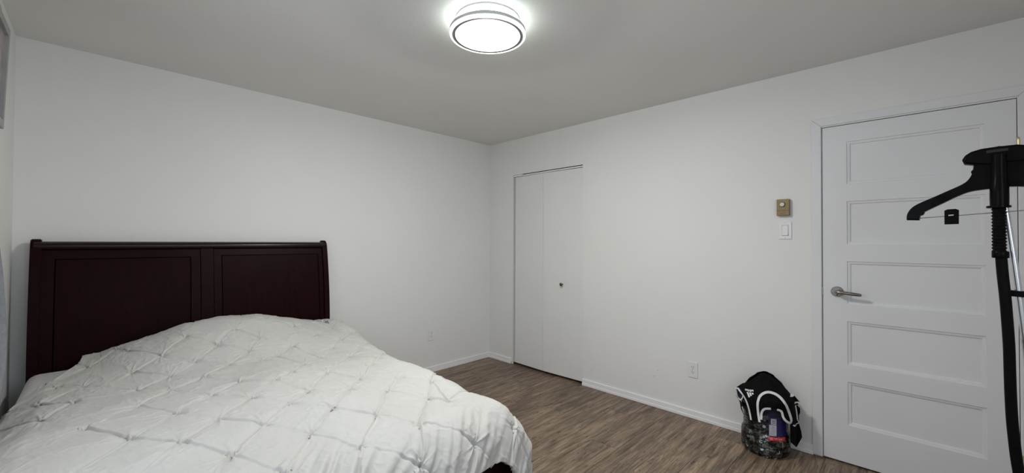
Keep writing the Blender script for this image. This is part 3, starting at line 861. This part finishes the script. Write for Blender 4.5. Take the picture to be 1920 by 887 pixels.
for u0, zc in ((-.1395,1.4325), (.1015,1.448)):
    c_ = obj('clip', extr([(u0,zc-.029),(u0+.038,zc-.028),(u0+.0385,zc+.026),(u0+.030,zc+.031),(u0+.008,zc+.030),(u0,zc+.025)], -.009, .009, .003, 2), M_blkm, st, smooth=50)
    obj('clip_slot', extr([(u0+.011,zc+.004),(u0+.025,zc+.005),(u0+.025,zc+.009),(u0+.011,zc+.008)], -.0098, -.0088, .0003, 1), M_lgrey, c_)
bm = bmesh.new(); tube(bm, [S(.010,1.50,.020),S(.0345,1.2458,.020),S(.0560,.98,.020)], .0095, 20); 
obj('pole', bm, M_pole, st, smooth=60)
bm = bmesh.new(); tube(bm, [S(.0560,.985,.020),S(.118,.22,.020)], .0120, 20)
obj('pole', bm, M_pole, st, smooth=60)
obj('hose_bracket', extr([(.0150,1.1380),(.1300,1.1330),(.1300,1.1545),(.0150,1.1590)], -.002, .030, .002, 1), M_blkm, st)
base = [( .02,.02),(.24,.02),(.25,.06),(.245,.20),(.22,.25),(.06,.25),(.02,.20)]
obj('water_base', extr(base, -.10, .14, .015, 3), M_blkm, st, smooth=50)
for u in (.055, .20):
    for w_ in (-.085, .115):
        bm = bmesh.new(); lathe(bm, [(.019,0),(.019,.02)], S(u, .0195, w_), se, 20)
        obj('wheel', bm, M_blk, st, smooth=50)

# ------------------------------------------------------------------ water bottle with coins
BC = Vector((-.149, -2.80, 0))
bh = Vector((.976, .219, 0)).normalized(); be = Vector((bh.y, -bh.x, 0))
bt = tag(empty('water_bottle', BC), 'large clear water bottle half full of coins, under the black jersey', 'bottle')
BP = [(.100,.0015),(.118,.004),(.130,.014),(.1355,.030),(.1355,.052),(.1300,.060),(.1355,.068),(.1365,.110),(.1330,.132),(.1240,.148),(.1225,.170),(.1225,.225),(.1260,.245),(.1330,.260),(.1350,.300),(.1290,.335),(.110,.372),(.080,.405),(.048,.422),(.030,.430),(.028,.462)]
bm = bmesh.new(); lathe(bm, BP, BC, (0,0,1), 56, True, False)
bo = obj('bottle_shell', bm, M_glass, bt, smooth=40)
bm = bmesh.new(); lathe(bm, [(.031,.440),(.032,.442),(.032,.468),(.029,.473),(.001,.474)], BC, (0,0,1), 32)
obj('cap', bm, M_cap, bt, smooth=40)
# coins
bm = bmesh.new()
rr = random.Random(11)
def coin(c, nrm, r):
    lathe(bm, [(r,-.0009),(r,.0009)], c, nrm, 12)
def prad(z): return float(np.interp(z, [p[1] for p in BP], [p[0] for p in BP]))
for k in range(900):
    z = rr.uniform(.006, .205)
    a = rr.uniform(0, 2*math.pi)
    R_ = prad(z)-.009-abs(rr.gauss(0, .006))
    top = .165+.035*math.cos(a-2.4)
    if z > top: continue
    n = Vector((math.cos(a)+rr.gauss(0,.35), math.sin(a)+rr.gauss(0,.35), rr.gauss(0,.45))).normalized()
    coin(BC+Vector((R_*math.cos(a), R_*math.sin(a), z)), n, rr.uniform(.009, .0135) if R_ > .05 else .01)
for k in range(350):
    R_ = .108*math.sqrt(rr.random()); a = rr.uniform(0, 2*math.pi)
    z = .150+.035*R_/.108*math.cos(a-2.4)+rr.uniform(-.006, .006)
    coin(BC+Vector((R_*math.cos(a), R_*math.sin(a), z)), Vector((rr.gauss(0,.35), rr.gauss(0,.35), 1)).normalized(), rr.uniform(.009,.0135))
lathe(bm, [(.105,.006),(.118,.03),(.118,.11),(.108,.142)], BC, (0,0,1), 40)
co = centre(obj('coins', bm, M_coin)); tag(co, 'loose silver and copper coins filling the lower half of the water bottle', 'coins', kind='stuff')

def bpt(s, z, extra=.0015, hull=None):
    """point on the camera side of the bottle at sideways offset s and height z"""
    R_ = hull(z) if hull else prad(z)
    R_ += extra
    d = math.sqrt(max(R_*R_-s*s, 0))
    return BC+be*s-bh*d+Vector((0,0,z))
def patch(s0, s1, z0, z1, m, name, par, extra, nu=10, nv=4, hull=None, skew=0.0):
    bm = bmesh.new(); g = []
    for j in range(nv+1):
        row = []
        for i in range(nu+1):
            s = s0+(s1-s0)*i/nu
            row.append(bm.verts.new(bpt(s, z0+(z1-z0)*j/nv+skew*(s-s0), extra, hull)))
        g.append(row)
    for j in range(nv):
        for i in range(nu): bm.faces.new((g[j][i], g[j][i+1], g[j+1][i+1], g[j+1][i]))
    return obj(name, bm, m, par)
lhull = lambda z: .1265 if z > .14 else .1265+.010*(.14-z)/.03 if z > .11 else .1365
def lh(z): return max(lhull(z), prad(z))
lab = patch(.017, .108, .142, .268, M_label, 'label', bt, .0015, 12, 8, lh)
patch(.013, .104, .118, .139, M_red, 'label_band', lab, .0022, 12, 2, lh)
patch(.029, .058, .214, .250, M_lwhite, 'label_box', lab, .0028, 4, 3, lh)
patch(.020, .058, .145, .211, M_lwhite, 'label_box', lab, .0028, 5, 5, lh)
for k in range(5):
    patch(.034, .054, .220+k*.0055, .2225+k*.0055, M_ink, 'print_line', lab, .0034, 3, 1, lh)
for k in range(8):
    patch(.024, .054-.006*(k % 3 == 1), .151+k*.0072, .1525+k*.0072, M_ink, 'print_line', lab, .0034, 3, 1, lh)
for k in range(3):
    patch(.026+.022*k, .040+.024*k, .127+.003*(k % 2), .130+.003*(k % 2), M_lwhite, 'band_script', lab, .0030, 3, 1, lh)

# ------------------------------------------------------------------ jersey thrown over the bottle
JZ = [-1,.06,.2,.36,.44,.485,.5]; JR = [.16,.16,.16,.155,.10,.045,.01]
def jh(z): return float(np.interp(z, JZ, JR))
def jpt(s, z, extra=0.0):
    R_ = jh(z)
    wob = .004*math.sin(38*s+9*z)+.003*math.sin(61*z-14*s)
    R2 = R_+extra+wob*min(1, (.5-z)*6)
    d = math.sqrt(max(R2*R2-s*s, 0)) if abs(s) < R2 else 0.0
    d = max(d, .012+extra)
    p = BC+be*s-bh*d+Vector((0,0,z))
    p.x = min(p.x, -.006-0)
    return p
OUT = [(-.169,.366),(-.10,.428),(-.028,.489),(-.010,.496),(.026,.491),(.065,.463),(.103,.430),(.137,.387),(.155,.379),(.178,.350),(.183,.340),(.168,.325),(.182,.308),(.183,.282),(.177,.265),(.177,.212),(.188,.169),(.192,.132),(.166,.069),(.128,.121),(.127,.223),(.132,.241),(.123,.239),(.105,.255),(.092,.275),(.083,.307),(.061,.322),(.029,.321),(.001,.319),(-.013,.306),(-.022,.279),(-.021,.243),(-.028,.228),(-.079,.223),(-.082,.258),(-.095,.312),(-.115,.347),(-.140,.364)]
def inside(poly, x, y):
    c = False; j = len(poly)-1
    for i in range(len(poly)):
        xi, yi = poly[i]; xj, yj = poly[j]
        if (yi > y) != (yj > y) and x < (xj-xi)*(y-yi)/(yj-yi)+xi: c = not c
        j = i
    return c
def cloth_patch(poly, fn, name, m, par, step=.004, thick=.0025):
    """polygon in (s,z) cut into a fine grid, boundary verts snapped onto the outline, then shaped by fn"""
    bm = bmesh.new()
    vs = [bm.verts.new((u, v, 0)) for u, v in poly]
    bm.faces.new(vs)
    xs = [p[0] for p in poly]; zs_ = [p[1] for p in poly]
    k = math.floor(min(xs)/step)
    while k*step < max(xs):
        bmesh.ops.bisect_plane(bm, geom=bm.verts[:]+bm.edges[:]+bm.faces[:], plane_co=(k*step, 0, 0), plane_no=(1,0,0), dist=1e-6); k += 1
    k = math.floor(min(zs_)/step)
    while k*step < max(zs_):
        bmesh.ops.bisect_plane(bm, geom=bm.verts[:]+bm.edges[:]+bm.faces[:], plane_co=(0, k*step, 0), plane_no=(0,1,0), dist=1e-6); k += 1
    bmesh.ops.triangulate(bm, faces=[f for f in bm.faces if len(f.verts) > 4])
    for v in bm.verts:
        v.co = fn(v.co.x, v.co.y)
    o = obj(name, bm, m, par, smooth=180)
    return o
jr = tag(empty('jersey', BC+Vector((0,0,.486))), 'black sleeveless jersey with white piping thrown over the coin bottle', 'jersey')
jf = cloth_patch(OUT, lambda s, z: jpt(s, z, .002), 'front_cloth', M_jer, jr, .007)
# lining seen under the arch, and the back of the garment hanging behind the bottle
bm = bmesh.new(); g = []
for j in range(16):
    z = .497-.0143*j
    row = []
    for i in range(33):
        a = math.radians(-100+200*i/32)
        R_ = max(jh(z)*(.92+.08*(j < 2))-.002, .010)
        p = BC+be*(R_*math.sin(a))+bh*(R_*math.cos(a))+Vector((0,0,z))
        p.x = min(p.x, -.006)
        row.append(bm.verts.new(p))
    g.append(row)
for j in range(15):
    for i in range(32): bm.faces.new((g[j][i], g[j][i+1], g[j+1][i+1], g[j+1][i]))
obj('back_cloth', bm, M_jer, jr, smooth=180)
INNER = [(-.034,.366),(-.002,.402),(.023,.408),(.056,.400),(.086,.378),(.106,.350),(.108,.300),(.100,.262),(.080,.275),(-.02,.262),(-.038,.280)]
cloth_patch([(-.02,.33),(.09,.33),(.09,.262),(.03,.272),(-.02,.268)], lambda s, z: jpt(s, z, -.008), 'lining', M_jerin, jr, .01)
def ribbon(pts, wdt, name='piping', extra=.0045, m=M_trimw, n=6):
    P_ = smoothpts([(*p, 0) for p in pts], n) if len(pts) > 2 else [(*pts[0], 0), ((pts[0][0]+pts[1][0])/2, (pts[0][1]+pts[1][1])/2, 0), (*pts[1], 0)]
    bm = bmesh.new(); L_, R_, Lb, Rb = [], [], [], []
    for i, p in enumerate(P_):
        q0, q1 = P_[max(i-1, 0)], P_[min(i+1, len(P_)-1)]
        t = Vector((q1[0]-q0[0], q1[1]-q0[1])).normalized(); nn = Vector((-t.y, t.x))*wdt/2
        L_.append(bm.verts.new(jpt(p[0]+nn.x, p[1]+nn.y, extra))); R_.append(bm.verts.new(jpt(p[0]-nn.x, p[1]-nn.y, extra)))
        Lb.append(bm.verts.new(jpt(p[0]+nn.x, p[1]+nn.y, extra-.003))); Rb.append(bm.verts.new(jpt(p[0]-nn.x, p[1]-nn.y, extra-.003)))
    for i in range(len(P_)-1):
        bm.faces.new((L_[i], L_[i+1], R_[i+1], R_[i])); bm.faces.new((Lb[i], Lb[i+1], L_[i+1], L_[i])); bm.faces.new((R_[i], R_[i+1], Rb[i+1], Rb[i]))
        bm.faces.new((Rb[i], Rb[i+1], Lb[i+1], Lb[i]))
    return obj(name, bm, m, jr, smooth=60)
ribbon([(-.169,.366),(-.140,.364),(-.115,.347),(-.095,.312),(-.082,.258),(-.076,.224)], .010)
ribbon([(-.030,.229),(-.037,.279),(-.040,.333),(-.034,.366),(-.022,.387),(-.002,.402),(.023,.408),(.056,.400),(.086,.378),(.106,.350),(.119,.313),(.133,.263),(.131,.241),(.123,.239)], .0125)
ribbon([(-.021,.247),(-.020,.280),(-.013,.303),(.001,.316),(.029,.320)], .012)
ribbon([(.061,.318),(.083,.307),(.092,.275),(.105,.255),(.123,.239)], .012)
ribbon([(.131,.388),(.153,.380)], .008)
ribbon([(.153,.346),(.182,.339)], .009)
ribbon([(.159,.326),(.165,.28),(.169,.235)], .007)
ribbon([(.169,.235),(.176,.218),(.156,.209),(.144,.220)], .005)
# arm hole opening on the left with its lining
cloth_patch([(-.166,.362),(-.140,.360),(-.118,.345),(-.124,.318),(-.140,.308),(-.157,.305)], lambda s, z: jpt(s, z, -.012), 'armhole_lining', M_jerin, jr, .012)
ribbon([(-.163,.355),(-.158,.318),(-.150,.306),(-.138,.308),(-.127,.324),(-.122,.345)], .0045, extra=-.006)
cloth_patch([(-.166,.318),(-.150,.300),(-.118,.290),(-.130,.262),(-.116,.222),(-.135,.245),(-.146,.280)], lambda s, z: jpt(s, z, -.014), 'armhole_edge', M_jer, jr, .012)
# printed sports logo, upside down as the garment hangs
def txt(body, size):
    cu_ = bpy.data.curves.new('t', 'FONT'); cu_.body = body; cu_.size = size; cu_.align_x = 'CENTER'; cu_.extrude = 0; cu_.offset = size*.03
    o = bpy.data.objects.new('t', cu_); link(o)
    bpy.context.view_layer.update()
    me = bpy.data.meshes.new_from_object(o.evaluated_get(bpy.context.evaluated_depsgraph_get()))
    bpy.data.objects.remove(o); 
    bm = bmesh.new(); bm.from_mesh(me); bpy.data.meshes.remove(me)
    return bm
LGc = (-.084, .386); ang = math.radians(180+15)
def lg(u, v):
    c, s = math.cos(ang), math.sin(ang)
    return jpt(LGc[0]+c*u-s*v, LGc[1]+s*u+c*v, .0045)
bm = txt('adidas', .0165)
for f in (bm,):
    xs = [v.co.x for v in bm.verts]; wd = max(xs)-min(xs)
    for v in bm.verts: v.co = lg(v.co.x*.050/wd, v.co.y*1.0-.012)
obj('logo_lettering', bm, M_trimw, jr)
for k, (x0, h_) in enumerate(((-.0200,.0095),(-.0060,.0175),(.0080,.0260))):
    bm = bmesh.new()
    q = [(x0,.002),(x0+.0098,.002),(x0+.0098-h_*.22,.002+h_),(x0-h_*.22,.002+h_*.85)]
    vs = [bm.verts.new(lg(a, b)) for a, b in q]; bm.faces.new(vs)
    obj('logo_bar', bm, M_trimw, jr)
